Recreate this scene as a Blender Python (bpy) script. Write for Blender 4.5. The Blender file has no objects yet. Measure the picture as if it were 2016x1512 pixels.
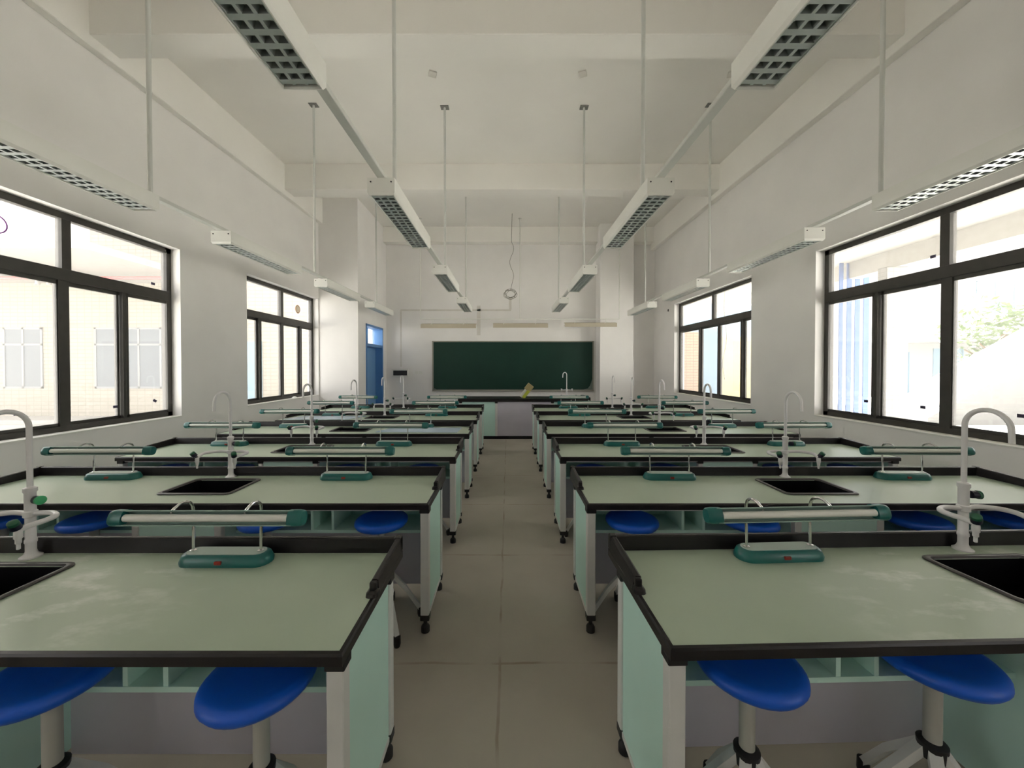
import bpy, bmesh, math, random
from mathutils import Vector, Matrix
random.seed(7)
R = math.radians
scene = bpy.context.scene
COL = scene.collection

# ------------------------------------------------------------------ camera
F_PX, VPX, VPY, H = 730.0, 1000.0, 721.0, 1.59
PITCH = R(0.7)
cam_d = bpy.data.cameras.new('camera')
cam = bpy.data.objects.new('camera', cam_d)
COL.objects.link(cam)
cam.location = (0, 0, H)
cam.rotation_euler = (R(90) - PITCH, 0, 0)
cam_d.sensor_width = 36
cam_d.lens = 36 * F_PX / 2016
cam_d.shift_x = (1008 - VPX) / 2016
cam_d.shift_y = -((756 - VPY) - F_PX * math.tan(PITCH)) / 2016
cam_d.clip_start = 0.05
cam_d.clip_end = 300
scene.camera = cam

# ------------------------------------------------------------------ exposure, world, sun
vs = scene.view_settings
scene.display_settings.display_device = 'sRGB'
vs.view_transform = 'Standard'
vs.look = 'None'
vs.gamma = 1
vs.use_curve_mapping = False
vs.exposure = 1.35
scene.cycles.max_bounces = 14
scene.cycles.diffuse_bounces = 8
scene.cycles.glossy_bounces = 4
scene.cycles.transparent_max_bounces = 12
scene.cycles.sample_clamp_indirect = 6
scene.cycles.caustics_reflective = False
scene.cycles.caustics_refractive = False
scene.cycles.use_denoising = True

world = bpy.data.worlds.new('world')
scene.world = world
world.use_nodes = True
bg = world.node_tree.nodes['Background']
bg.inputs[0].default_value = (1.0, 0.975, 0.96, 1)
bg.inputs[1].default_value = 1.9

sun_d = bpy.data.lights.new('sun', 'SUN')
sun_d.energy = 34.0
sun_d.angle = R(3)
sun_d.color = (1.0, 0.965, 0.91)
sun = bpy.data.objects.new('sun', sun_d)
COL.objects.link(sun)
sun.rotation_euler = Vector((-0.18, -0.62, -0.80)).to_track_quat('-Z', 'Y').to_euler()      # high sun in front of the camera, behind the far wing

# ------------------------------------------------------------------ materials
def new_mat(name):
    m = bpy.data.materials.new(name)
    m.use_nodes = True
    return m, m.node_tree, m.node_tree.nodes['Principled BSDF']

def mat(name, col, rough=0.5, metal=0.0, noise=0.0, nscale=8.0, spec=0.5, bump=0.0, bscale=60.0, emit=None):
    m, nt, b = new_mat(name)
    b.inputs['Roughness'].default_value = rough
    b.inputs['Metallic'].default_value = metal
    b.inputs['Specular IOR Level'].default_value = spec
    b.inputs['Base Color'].default_value = (*col, 1)
    tc = nt.nodes.new('ShaderNodeTexCoord')
    if noise:
        n = nt.nodes.new('ShaderNodeTexNoise')
        n.inputs['Scale'].default_value = nscale
        n.inputs['Detail'].default_value = 5
        nt.links.new(tc.outputs['Object'], n.inputs['Vector'])
        r = nt.nodes.new('ShaderNodeValToRGB')
        lo = [max(0, c * (1 - noise)) for c in col]
        hi = [min(1, c * (1 + noise)) for c in col]
        r.color_ramp.elements[0].color = (*lo, 1)
        r.color_ramp.elements[1].color = (*hi, 1)
        r.color_ramp.elements[0].position = 0.3
        r.color_ramp.elements[1].position = 0.7
        nt.links.new(n.outputs['Fac'], r.inputs[0])
        nt.links.new(r.outputs[0], b.inputs['Base Color'])
    if bump:
        n2 = nt.nodes.new('ShaderNodeTexNoise')
        n2.inputs['Scale'].default_value = bscale
        nt.links.new(tc.outputs['Object'], n2.inputs['Vector'])
        bp = nt.nodes.new('ShaderNodeBump')
        bp.inputs['Strength'].default_value = bump
        bp.inputs['Distance'].default_value = 0.004
        nt.links.new(n2.outputs['Fac'], bp.inputs['Height'])
        nt.links.new(bp.outputs[0], b.inputs['Normal'])
    return m

WALL = mat('wall_paint', (0.845, 0.832, 0.82), 0.9, noise=0.03, nscale=1.5, spec=0.2, bump=0.15, bscale=25)
CEIL = mat('ceiling_paint', (0.89, 0.875, 0.84), 0.9, noise=0.02, nscale=1.2, spec=0.2)
PATCH = mat('patched_plaster', (0.70, 0.68, 0.64), 0.9, noise=0.06, nscale=6)
WHITE = mat('white_enamel', (0.80, 0.80, 0.76), 0.4, noise=0.02)
LEGW = mat('bench_frame_white', (0.66, 0.67, 0.66), 0.35, noise=0.03)
MINT = mat('mint_board', (0.55, 0.80, 0.73), 0.45, noise=0.03, nscale=3)
LAV = mat('lavender_board', (0.56, 0.54, 0.62), 0.5, noise=0.03, nscale=3)
BLACK = mat('black_edge', (0.012, 0.010, 0.011), 0.35, noise=0.1, spec=0.35)
BLKR = mat('black_rubber', (0.012, 0.012, 0.013), 0.5)
BASIN = mat('black_basin', (0.004, 0.0035, 0.005), 0.5, spec=0.1)
RIM = mat('basin_rim', (0.055, 0.05, 0.05), 0.3)
POLEM = mat('pole_paint', (0.62, 0.63, 0.60), 0.45)
PLATE = mat('plate_dark_grey', (0.22, 0.22, 0.21), 0.5)
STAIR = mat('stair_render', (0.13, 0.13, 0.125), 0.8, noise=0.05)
TEAL = mat('teal_plastic', (0.012, 0.135, 0.125), 0.3)
LTOP = mat('lamp_top_plate', (0.36, 0.45, 0.41), 0.35)
HEADG = mat('lamp_head_green', (0.30, 0.42, 0.38), 0.35)
CHROME = mat('chrome', (0.75, 0.75, 0.74), 0.15, metal=1.0)
TUBE = mat('fluorescent_tube', (0.78, 0.78, 0.74), 0.3)
REDSW = mat('red_switch', (0.25, 0.02, 0.01), 0.4)
FAUC = mat('faucet_white', (0.74, 0.73, 0.74), 0.3)
KNOB = mat('knob_dark', (0.012, 0.012, 0.03), 0.4)
KNOBG = mat('knob_green', (0.02, 0.12, 0.06), 0.4)
KNOBB = mat('knob_bright_green', (0.05, 0.40, 0.16), 0.4)
SEAT = mat('blue_seat', (0.004, 0.10, 0.62), 0.42, bump=0.1, bscale=200)
STOOLP = mat('stool_post_grey', (0.42, 0.42, 0.38), 0.4)
ALU = mat('louvre_aluminium', (0.50, 0.55, 0.54), 0.35, metal=0.35)
SOCK = mat('socket_dark', (0.03, 0.03, 0.03), 0.5)
FRAME = mat('window_frame_brown', (0.045, 0.042, 0.036), 0.42, noise=0.15, nscale=10)
BLUEF = mat('door_blue', (0.09, 0.24, 0.52), 0.4)
BLUEL = mat('door_leaf_blue', (0.17, 0.36, 0.64), 0.4)
BOARD = mat('chalkboard_green', (0.007, 0.038, 0.026), 0.5, spec=0.3, noise=0.12, nscale=1.2)
BFRAME = mat('board_frame', (0.30, 0.29, 0.25), 0.4)
BEIGE = mat('beige_reflector', (0.50, 0.45, 0.35), 0.6)
CABLE = mat('cable_grey', (0.25, 0.24, 0.21), 0.6)
SHEET = mat('pale_blue_sheet', (0.50, 0.63, 0.78), 0.25)
STICK = mat('dark_sticker', (0.06, 0.05, 0.10), 0.5)
PURP = mat('purple_ring', (0.32, 0.10, 0.42), 0.5)
BRNR = mat('brown_ring', (0.40, 0.18, 0.08), 0.5)
PEACH = mat('peach_paper', (0.85, 0.72, 0.55), 0.6)
YELG = mat('yellow_green_print', (0.45, 0.50, 0.05), 0.5)
CARD = mat('tan_card', (0.36, 0.30, 0.14), 0.6)
CLEARP = mat('milky_plastic', (0.55, 0.55, 0.48), 0.3)
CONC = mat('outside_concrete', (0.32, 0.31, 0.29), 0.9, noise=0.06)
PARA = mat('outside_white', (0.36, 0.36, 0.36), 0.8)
REDP = mat('red_pipe', (0.55, 0.10, 0.10), 0.5)
OBLUE = mat('outside_blue', (0.02, 0.085, 0.27), 0.4)
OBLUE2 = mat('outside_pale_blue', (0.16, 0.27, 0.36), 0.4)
OGLASS = mat('outside_window_glass', (0.11, 0.13, 0.15), 0.3, spec=0.2)
OFRAME = mat('outside_window_frame', (0.20, 0.21, 0.22), 0.5)
YELL = mat('outside_yellow', (0.40, 0.33, 0.15), 0.7)
RAILW = mat('outside_railing', (0.15, 0.17, 0.18), 0.4)
BARK = mat('bark', (0.18, 0.13, 0.08), 0.9)
LEAF = mat('leaves', (0.12, 0.19, 0.06), 0.6, noise=0.3, nscale=3)
GROUND = mat('outside_paving', (0.50, 0.49, 0.46), 0.9, noise=0.08, nscale=2)

def glass_mat():
    m = bpy.data.materials.new('window_glass')
    m.use_nodes = True
    nt = m.node_tree
    nt.nodes.clear()
    out = nt.nodes.new('ShaderNodeOutputMaterial')
    tr = nt.nodes.new('ShaderNodeBsdfTransparent')
    tr.inputs[0].default_value = (0.95, 0.955, 0.95, 1)
    gl = nt.nodes.new('ShaderNodeBsdfGlossy')
    gl.inputs['Roughness'].default_value = 0.02
    lw = nt.nodes.new('ShaderNodeLayerWeight'); lw.inputs[0].default_value = 0.5
    pw = nt.nodes.new('ShaderNodeMath'); pw.operation = 'POWER'; pw.inputs[1].default_value = 4.0
    nt.links.new(lw.outputs['Facing'], pw.inputs[0])
    fr = nt.nodes.new('ShaderNodeMath'); fr.operation = 'MULTIPLY_ADD'; fr.inputs[1].default_value = 0.6; fr.inputs[2].default_value = 0.03
    nt.links.new(pw.outputs[0], fr.inputs[0])
    mx = nt.nodes.new('ShaderNodeMixShader')
    nt.links.new(fr.outputs[0], mx.inputs[0])
    nt.links.new(tr.outputs[0], mx.inputs[1])
    nt.links.new(gl.outputs[0], mx.inputs[2])
    du = nt.nodes.new('ShaderNodeBsdfTranslucent')      # film of building dust
    du.inputs[0].default_value = (0.9, 0.88, 0.86, 1)
    mx2 = nt.nodes.new('ShaderNodeMixShader')
    mx2.inputs[0].default_value = 0.06
    nt.links.new(mx.outputs[0], mx2.inputs[1])
    nt.links.new(du.outputs[0], mx2.inputs[2])
    nt.links.new(mx2.outputs[0], out.inputs[0])
    return m
GLASS = glass_mat()

def tile_mat(name, c1, c2, mortar, w, h, rough=0.6, msize=0.006):
    m, nt, b = new_mat(name)
    tc = nt.nodes.new('ShaderNodeTexCoord')
    sx = nt.nodes.new('ShaderNodeSeparateXYZ')
    ad = nt.nodes.new('ShaderNodeMath'); ad.operation = 'ADD'
    cx = nt.nodes.new('ShaderNodeCombineXYZ')
    nt.links.new(tc.outputs['Object'], sx.inputs[0])
    nt.links.new(sx.outputs[0], ad.inputs[0]); nt.links.new(sx.outputs[1], ad.inputs[1])
    nt.links.new(ad.outputs[0], cx.inputs[0]); nt.links.new(sx.outputs[2], cx.inputs[1])
    br = nt.nodes.new('ShaderNodeTexBrick')
    br.offset = 0.0
    br.inputs['Scale'].default_value = 1
    br.inputs['Brick Width'].default_value = w
    br.inputs['Row Height'].default_value = h
    br.inputs['Mortar Size'].default_value = msize
    br.inputs['Color1'].default_value = (*c1, 1)
    br.inputs['Color2'].default_value = (*c2, 1)
    br.inputs['Mortar'].default_value = (*mortar, 1)
    nt.links.new(cx.outputs[0], br.inputs[0])
    nt.links.new(br.outputs[0], b.inputs['Base Color'])
    b.inputs['Roughness'].default_value = rough
    return m
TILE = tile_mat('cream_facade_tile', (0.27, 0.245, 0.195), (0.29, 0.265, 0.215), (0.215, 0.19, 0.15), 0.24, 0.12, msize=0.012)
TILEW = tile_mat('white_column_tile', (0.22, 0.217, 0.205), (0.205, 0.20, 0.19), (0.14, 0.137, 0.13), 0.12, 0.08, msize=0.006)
TILEB = tile_mat('orange_brick_tile', (0.42, 0.27, 0.18), (0.46, 0.30, 0.20), (0.25, 0.16, 0.11), 0.20, 0.075, msize=0.008)

def floor_mat():
    m, nt, b = new_mat('cement_screed')
    tc = nt.nodes.new('ShaderNodeTexCoord')
    n = nt.nodes.new('ShaderNodeTexNoise'); n.inputs['Scale'].default_value = 1.1; n.inputs['Detail'].default_value = 7
    nt.links.new(tc.outputs['Object'], n.inputs[0])
    r = nt.nodes.new('ShaderNodeValToRGB')
    r.color_ramp.elements[0].position = 0.3; r.color_ramp.elements[0].color = (0.36, 0.33, 0.275, 1)
    r.color_ramp.elements[1].position = 0.72; r.color_ramp.elements[1].color = (0.46, 0.425, 0.365, 1)
    nt.links.new(n.outputs[0], r.inputs[0])
    # screed bay joints
    mp = nt.nodes.new('ShaderNodeMapping'); mp.inputs['Location'].default_value = (0.03, -1.98, 0)
    wn = nt.nodes.new('ShaderNodeTexNoise'); wn.inputs['Scale'].default_value = 3.0; wn.inputs['Detail'].default_value = 6
    nt.links.new(tc.outputs['Object'], wn.inputs[0])
    vm = nt.nodes.new('ShaderNodeVectorMath'); vm.operation = 'MULTIPLY_ADD'
    vm.inputs[1].default_value = (0.03, 0.03, 0)
    nt.links.new(wn.outputs['Color'], vm.inputs[0]); nt.links.new(tc.outputs['Object'], vm.inputs[2])
    nt.links.new(vm.outputs[0], mp.inputs[0])
    br = nt.nodes.new('ShaderNodeTexBrick'); br.offset = 0
    br.inputs['Scale'].default_value = 1; br.inputs['Brick Width'].default_value = 2.3; br.inputs['Row Height'].default_value = 1.14
    br.inputs['Mortar Size'].default_value = 0.010
    br.inputs['Mortar Smooth'].default_value = 0.6
    nt.links.new(mp.outputs[0], br.inputs[0])
    n3 = nt.nodes.new('ShaderNodeTexNoise'); n3.inputs['Scale'].default_value = 4.0; n3.inputs['Detail'].default_value = 3
    nt.links.new(tc.outputs['Object'], n3.inputs[0])
    mr = nt.nodes.new('ShaderNodeMapRange'); mr.inputs[1].default_value = 0.40; mr.inputs[2].default_value = 0.65; mr.inputs[3].default_value = 0.05; mr.inputs[4].default_value = 0.75
    nt.links.new(n3.outputs[0], mr.inputs[0])
    mu = nt.nodes.new('ShaderNodeMath'); mu.operation = 'MULTIPLY'
    nt.links.new(br.outputs['Fac'], mu.inputs[0]); nt.links.new(mr.outputs[0], mu.inputs[1])
    mx = nt.nodes.new('ShaderNodeMixRGB')
    mx.inputs[2].default_value = (0.25, 0.20, 0.145, 1)
    nt.links.new(mu.outputs[0], mx.inputs[0]); nt.links.new(r.outputs[0], mx.inputs[1])
    nt.links.new(mx.outputs[0], b.inputs['Base Color'])
    b.inputs['Roughness'].default_value = 0.75
    b.inputs['Specular IOR Level'].default_value = 0.3
    n4 = nt.nodes.new('ShaderNodeTexNoise'); n4.inputs['Scale'].default_value = 30
    nt.links.new(tc.outputs['Object'], n4.inputs[0])
    bp = nt.nodes.new('ShaderNodeBump'); bp.inputs['Strength'].default_value = 0.15; bp.inputs['Distance'].default_value = 0.004
    nt.links.new(n4.outputs[0], bp.inputs['Height']); nt.links.new(bp.outputs[0], b.inputs['Normal'])
    return m
FLOOR = floor_mat()

def top_mat(name, dust):
    """pale green laminate; dust = amount of white plaster smears around the sink"""
    m, nt, b = new_mat(name)
    tc = nt.nodes.new('ShaderNodeTexCoord')
    base = (0.42, 0.50, 0.36, 1)
    n = nt.nodes.new('ShaderNodeTexNoise'); n.inputs['Scale'].default_value = 2.0; n.inputs['Detail'].default_value = 4
    nt.links.new(tc.outputs['Object'], n.inputs[0])
    r = nt.nodes.new('ShaderNodeValToRGB')
    r.color_ramp.elements[0].color = (0.42, 0.51, 0.395, 1); r.color_ramp.elements[1].color = (0.455, 0.545, 0.43, 1)
    r.color_ramp.elements[0].position = 0.35; r.color_ramp.elements[1].position = 0.65
    nt.links.new(n.outputs[0], r.inputs[0])
    last = r.outputs[0]
    if dust:
        mp = nt.nodes.new('ShaderNodeMapping'); mp.inputs['Scale'].default_value = (3.2, 6.5, 1); mp.inputs['Location'].default_value = (0.7, 0.35, 0)
        mp.inputs['Rotation'].default_value = (0, 0, R(18))
        nt.links.new(tc.outputs['Object'], mp.inputs[0])
        d = nt.nodes.new('ShaderNodeTexNoise'); d.inputs['Scale'].default_value = 1.3; d.inputs['Detail'].default_value = 9; d.inputs['Roughness'].default_value = 0.62
        nt.links.new(mp.outputs[0], d.inputs[0])
        mr = nt.nodes.new('ShaderNodeMapRange'); mr.inputs[1].default_value = 0.52; mr.inputs[2].default_value = 0.66
        mr.inputs[3].default_value = 0; mr.inputs[4].default_value = 0.75
        nt.links.new(d.outputs[0], mr.inputs[0])
        # only within about 0.9 m of the sink
        sp = nt.nodes.new('ShaderNodeSeparateXYZ'); nt.links.new(tc.outputs['Object'], sp.inputs[0])
        ab = nt.nodes.new('ShaderNodeMath'); ab.operation = 'ABSOLUTE'; nt.links.new(sp.outputs[0], ab.inputs[0])
        m2 = nt.nodes.new('ShaderNodeMapRange'); m2.inputs[1].default_value = 0.45; m2.inputs[2].default_value = 1.0; m2.inputs[3].default_value = 1; m2.inputs[4].default_value = 0
        nt.links.new(ab.outputs[0], m2.inputs[0])
        mu = nt.nodes.new('ShaderNodeMath'); mu.operation = 'MULTIPLY'
        nt.links.new(mr.outputs[0], mu.inputs[0]); nt.links.new(m2.outputs[0], mu.inputs[1])
        mx = nt.nodes.new('ShaderNodeMixRGB'); mx.inputs[2].default_value = (0.78, 0.80, 0.74, 1)
        nt.links.new(mu.outputs[0], mx.inputs[0]); nt.links.new(last, mx.inputs[1])
        last = mx.outputs[0]
    nt.links.new(last, b.inputs['Base Color'])
    b.inputs['Roughness'].default_value = 0.36
    return m
TOP = top_mat('green_laminate', False)
TOPD = top_mat('green_laminate_dusty', True)

# ------------------------------------------------------------------ mesh builder
class MB:
    def __init__(self):
        self.bm = bmesh.new()
        self.mats = []
    def _mi(self, faces, m):
        if m is None: return
        if m not in self.mats: self.mats.append(m)
        i = self.mats.index(m)
        for f in faces: f.material_index = i
    def box(self, x0, x1, y0, y1, z0, z1, bev=0.0, m=None, rot=None, seg=1):
        if x0 > x1: x0, x1 = x1, x0
        if y0 > y1: y0, y1 = y1, y0
        if z0 > z1: z0, z1 = z1, z0
        r = bmesh.ops.create_cube(self.bm, size=1)
        vs_ = r['verts']
        c = Vector(((x0 + x1) / 2, (y0 + y1) / 2, (z0 + z1) / 2))
        for v in vs_:
            v.co = Vector((v.co.x * (x1 - x0), v.co.y * (y1 - y0), v.co.z * (z1 - z0)))
        fs = set(f for v in vs_ for f in v.link_faces)
        if bev:
            es = list(set(e for v in vs_ for e in v.link_edges))
            b = bmesh.ops.bevel(self.bm, geom=es, offset=bev, segments=seg, affect='EDGES', profile=0.5)
            vs_ = list(set(v for f in b['faces'] for v in f.verts) | set(v for v in vs_ if v.is_valid))
            fs = set(f for v in vs_ for f in v.link_faces)
        for v in vs_:
            if rot is not None: v.co = rot @ v.co
            v.co += c
        self._mi(fs, m)
        return self
    def loft(self, loops, cap0=True, cap1=True, m=None, closed=True):
        rows = [[self.bm.verts.new(p) for p in lp] for lp in loops]
        fs = []
        n = len(rows[0])
        for a, b in zip(rows, rows[1:]):
            for i in range(n if closed else n - 1):
                j = (i + 1) % n
                fs.append(self.bm.faces.new((a[i], a[j], b[j], b[i])))
        if cap0: fs.append(self.bm.faces.new(list(reversed(rows[0]))))
        if cap1: fs.append(self.bm.faces.new(rows[-1]))
        self._mi(fs, m)
        return self
    def tube(self, pts, r, seg=12, m=None, caps=True):
        pts = [Vector(p) for p in pts]
        rs = r if isinstance(r, (list, tuple)) else [r] * len(pts)
        t0 = (pts[1] - pts[0]).normalized()
        up = Vector((0, 0, 1)) if abs(t0.z) < 0.9 else Vector((1, 0, 0))
        nrm = (up - t0 * up.dot(t0)).normalized()
        loops = []
        for i, p in enumerate(pts):
            if i == 0: t = t0
            elif i == len(pts) - 1: t = (pts[i] - pts[i - 1]).normalized()
            else: t = ((pts[i + 1] - p).normalized() + (p - pts[i - 1]).normalized())
            if t.length < 1e-6: t = t0
            t.normalize()
            nrm = (nrm - t * nrm.dot(t))
            if nrm.length < 1e-6: nrm = t.orthogonal()
            nrm.normalize()
            bi = t.cross(nrm)
            loops.append([p + (nrm * math.cos(a) + bi * math.sin(a)) * rs[i] for a in [2 * math.pi * k / seg for k in range(seg)]])
        return self.loft(loops, caps, caps, m)
    def lathe(self, prof, cx=0, cy=0, seg=24, m=None):
        loops = [[(cx + r * math.cos(2 * math.pi * k / seg), cy + r * math.sin(2 * math.pi * k / seg), z) for k in range(seg)] for r, z in prof]
        return self.loft(loops, True, True, m)
    def plate_hole(self, xs, ys, z0, z1, m=None):
        """slab over a 3x3 grid without its middle cell"""
        top = {}; bot = {}
        for i, x in enumerate(xs):
            for j, y in enumerate(ys):
                top[i, j] = self.bm.verts.new((x, y, z1)); bot[i, j] = self.bm.verts.new((x, y, z0))
        fs = []
        for i in range(3):
            for j in range(3):
                if i == 1 and j == 1: continue
                fs.append(self.bm.faces.new((top[i, j], top[i + 1, j], top[i + 1, j + 1], top[i, j + 1])))
                fs.append(self.bm.faces.new((bot[i, j], bot[i, j + 1], bot[i + 1, j + 1], bot[i + 1, j])))
        def side(path):
            for a, b in zip(path, path[1:]):
                fs.append(self.bm.faces.new((top[a], bot[a], bot[b], top[b])))
        side([(0, 0), (1, 0), (2, 0), (3, 0), (3, 1), (3, 2), (3, 3), (2, 3), (1, 3), (0, 3), (0, 2), (0, 1), (0, 0)])
        side([(1, 1), (2, 1), (2, 2), (1, 2), (1, 1)])
        self._mi(fs, m)
        return self
    def build(self, name, material, parent=None, smooth=False, loc=None):
        bmesh.ops.remove_doubles(self.bm, verts=self.bm.verts, dist=1e-6)
        bmesh.ops.recalc_face_normals(self.bm, faces=self.bm.faces)
        me = bpy.data.meshes.new(name)
        self.bm.to_mesh(me); self.bm.free()
        if self.mats:
            for mm in self.mats: me.materials.append(mm)
        else:
            me.materials.append(material)
        if smooth:
            for p in me.polygons: p.use_smooth = True
            try:
                me.set_sharp_from_angle(angle=R(40))
            except Exception:
                pass
        o = bpy.data.objects.new(name, me)
        COL.objects.link(o)
        if parent is not None: o.parent = parent
        if loc is not None: o.location = loc
        return o

def rrect(cx, cy, hx, hy, r, z, n=5):
    pts = []
    for (sx, sy, a0) in ((1, 1, 0), (-1, 1, 90), (-1, -1, 180), (1, -1, 270)):
        for k in range(n + 1):
            a = R(a0 + 90 * k / n)
            pts.append((cx + sx * (hx - r) + r * math.cos(a), cy + sy * (hy - r) + r * math.sin(a), z))
    return pts

def thing(name, label, cat, loc=(0, 0, 0), rz=0, group=None):
    o = bpy.data.objects.new(name, None)
    COL.objects.link(o)
    o.empty_display_size = 0.1
    o.location = loc; o.rotation_euler = (0, 0, rz)
    tag(o, label, cat, group)
    return o
def tag(o, label=None, cat=None, group=None, kind=None):
    if label: o['label'] = label
    if cat: o['category'] = cat
    if group: o['group'] = group
    if kind: o['kind'] = kind
    return o
def struct(o):
    o['kind'] = 'structure'
    return o
def dup(root, loc, rz=None, label=None):
    def cp(o, par):
        c = o.copy(); COL.objects.link(c)
        if par is not None: c.parent = par
        for ch in [x for x in kids.get(o.name, [])]:
            cp(ch, c)
        return c
    kids = {}
    for o in list(COL.objects):
        if o.parent is not None: kids.setdefault(o.parent.name, []).append(o)
    r = cp(root, None)
    r.location = loc
    if rz is not None: r.rotation_euler = (0, 0, rz)
    if label: r['label'] = label
    return r

def on_plane_x(X, px, py):
    d = F_PX * X / (px - VPX)
    return (X, d, H - (py - VPY) * d / F_PX)
def at_depth(d, px, py):
    return ((px - VPX) * d / F_PX, d, H - (py - VPY) * d / F_PX)

# ------------------------------------------------------------------ room shell
XL, XR, YB, YF, ZC = -4.30, 4.10, -3.0, 10.40, 5.40
T = 0.25
ZS, ZH = 0.93, 3.12
Y_STEP, X_STEP = 8.45, -3.41

struct(MB().box(XL - T, XR + T, YB - T, YF + T, -0.15, 0.0).build('floor', FLOOR))
struct(MB().box(XL - T, XR + T, YB - T, YF + T, ZC, ZC + 0.3).build('ceiling', CEIL))

def wall_y(X0, X1, y0, y1, z0, z1, holes):
    """wall running along y, X0..X1 thick; holes = [(ya, yb, za, zb)]"""
    mb = MB()
    cur = y0
    for ya, yb, za, zb in sorted(holes):
        if ya > cur: mb.box(X0, X1, cur, ya, z0, z1)
        if za > z0: mb.box(X0, X1, ya, yb, z0, za)
        if zb < z1: mb.box(X0, X1, ya, yb, zb, z1)
        cur = yb
    if cur < y1: mb.box(X0, X1, cur, y1, z0, z1)
    return mb
WL1, WL2, WL0 = (2.20, 4.88), (6.12, 8.42), (-2.4, -0.9)  # WL0: added opening behind the camera, for fill light
WR1, WR2, WR0 = (2.25, 4.955), (6.26, 9.15), (-2.4, -0.9)  # WR0: its counterpart on the right, also added for fill
struct(wall_y(XL - T, XL, YB, Y_STEP, 0, ZC, [(*WL0, ZS, ZH), (*WL1, ZS, ZH), (*WL2, ZS, ZH)]).build('wall_left', WALL))
struct(wall_y(XR, XR + T, YB, YF, 0, ZC, [(*WR0, ZS, ZH), (*WR1, ZS, ZH), (*WR2, ZS, ZH)]).build('wall_right', WALL))
struct(MB().box(XL - T, XR + T, YB - T, YB, 0, ZC).build('wall_rear', WALL))
struct(MB().box(X_STEP - T, XR + T, YF, YF + T, 0, ZC).build('wall_front', WALL))
# corner block by the door: its face looks down the room
DY0, DY1, DZ = 8.90, 10.10, 2.62
struct(MB().box(XL - T, X_STEP, Y_STEP, Y_STEP + 0.25, 0, ZC).build('wall_door_return', WALL))
struct(wall_y(X_STEP - T, X_STEP, Y_STEP + 0.25, YF, 0, ZC, [(DY0, DY1, 0, DZ)]).build('wall_door', WALL))

# beams
ZBM = 4.92
def beam(name, x0, x1, y0, y1, z0, z1):
    return struct(MB().box(x0, x1, y0, y1, z0, z1, 0.008).build(name, CEIL))
beam('trim_1', XL, XR, 3.76, 4.06, ZBM, ZC)
beam('trim_2', XL, XR, 7.02, 7.34, ZBM, ZC)
beam('trim_3', XL, XR, 0.38, 0.68, ZBM, ZC)
beam('trim_4', X_STEP, XR, 10.15, YF, 4.98, ZC)
beam('trim_5', XL, XL + 0.10, YB, Y_STEP, 4.82, ZC)
beam('trim_6', XR - 0.12, XR, YB, YF, 4.82, ZC)
struct(MB().box(2.46, 3.36, 9.93, YF, 0, ZC, 0.008).build('trim_7', WALL))     # column by the board

# ------------------------------------------------------------------ windows
def window(name, X, s, y0, y1, low, up_m, low_m, mainw=0.12, upw=0.08, trans=2.50, label=None):
    """X = inner face of the frame, s = -1 left wall, +1 right wall; low_m = [(y, width)]"""
    root = thing(name, None, None, (X, y0, ZS))
    root['kind'] = 'structure'
    w, dep = 0.065, 0.07
    L = y1 - y0; Hh = ZH - ZS; tz = trans - ZS
    f = MB()
    f.box(0, s * dep, 0, L, 0, w).box(0, s * dep, 0, L, Hh - w, Hh)
    f.box(0, s * dep, 0, w, 0, Hh).box(0, s * dep, L - w, L, 0, Hh)
    f.build('window_frame', FRAME, root)
    MB().box(-s * 0.008, s * (dep + .005), w * .5, L - w * .5, tz - 0.06, tz + 0.06, 0.004).build('transom_bar', FRAME, root)
    ups = sorted(up_m)
    for y in ups:
        MB().box(0.003 * s, s * dep, y - y0 - upw / 2, y - y0 + upw / 2, tz + 0.05, Hh - w * .5).build('mullion', FRAME, root)
    for y, ww in low_m:
        MB().box(0.002 * s, s * (dep - .01), y - y0 - ww / 2, y - y0 + ww / 2, w * .5, tz - 0.05).build('mullion', FRAME, root)
    edges = [0] + [y - y0 for y in ups] + [L]
    for a, b in zip(edges, edges[1:]):
        MB().box(s * .034, s * .040, a + 0.02, b - 0.02, tz + 0.04, Hh - 0.03).build('pane', GLASS, root)
    edges = [0] + [y - y0 for y, _ in sorted(low_m)] + [L]
    for k, (a, b) in enumerate(zip(edges, edges[1:])):
        x = .022 if k % 2 else .045
        MB().box(s * x, s * (x + .006), a + 0.01, b - 0.01, 0.03, tz - 0.04).build('pane', GLASS, root)
        sa = MB()      # sliding sash rails
        for q0, q1 in ((0.055, 0.095), (tz - 0.10, tz - 0.055)):
            sa.box(s * (x - .012), s * (x + .02), a + 0.02, b - 0.02, q0, q1)
        sa.box(s * (x - .012), s * (x + .02), a + 0.03, a + 0.055, 0.055, tz - .055)
        sa.box(s * (x - .012), s * (x + .02), b - 0.055, b - 0.03, 0.055, tz - .055)
        sa.build('sash', FRAME, root)
    # painted sill slab
    MB().box(-s * 0.13, 0, -0.0, L, -0.004, 0.012, 0.003).build('sill', WHITE, root)
    return root
FXL, FXR = XL - 0.12, XR + 0.12
window('window_1', FXL, -1, *WL1, None, [3.73], [(4.28, 0.03), (3.70, 0.09), (2.9, .03)])
window('window_2', FXL, -1, *WL2, None, [7.28], [(6.62, 0.04), (7.28, 0.08), (7.92, 0.03)])
window('window_3', FXR, 1, *WR1, None, [3.60], [(4.26, 0.03), (3.58, 0.09), (2.9, .03)])
window('window_4', FXR, 1, *WR2, None, [7.66], [(6.70, 0.03), (7.44, 0.08), (8.18, 0.03)])

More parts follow.
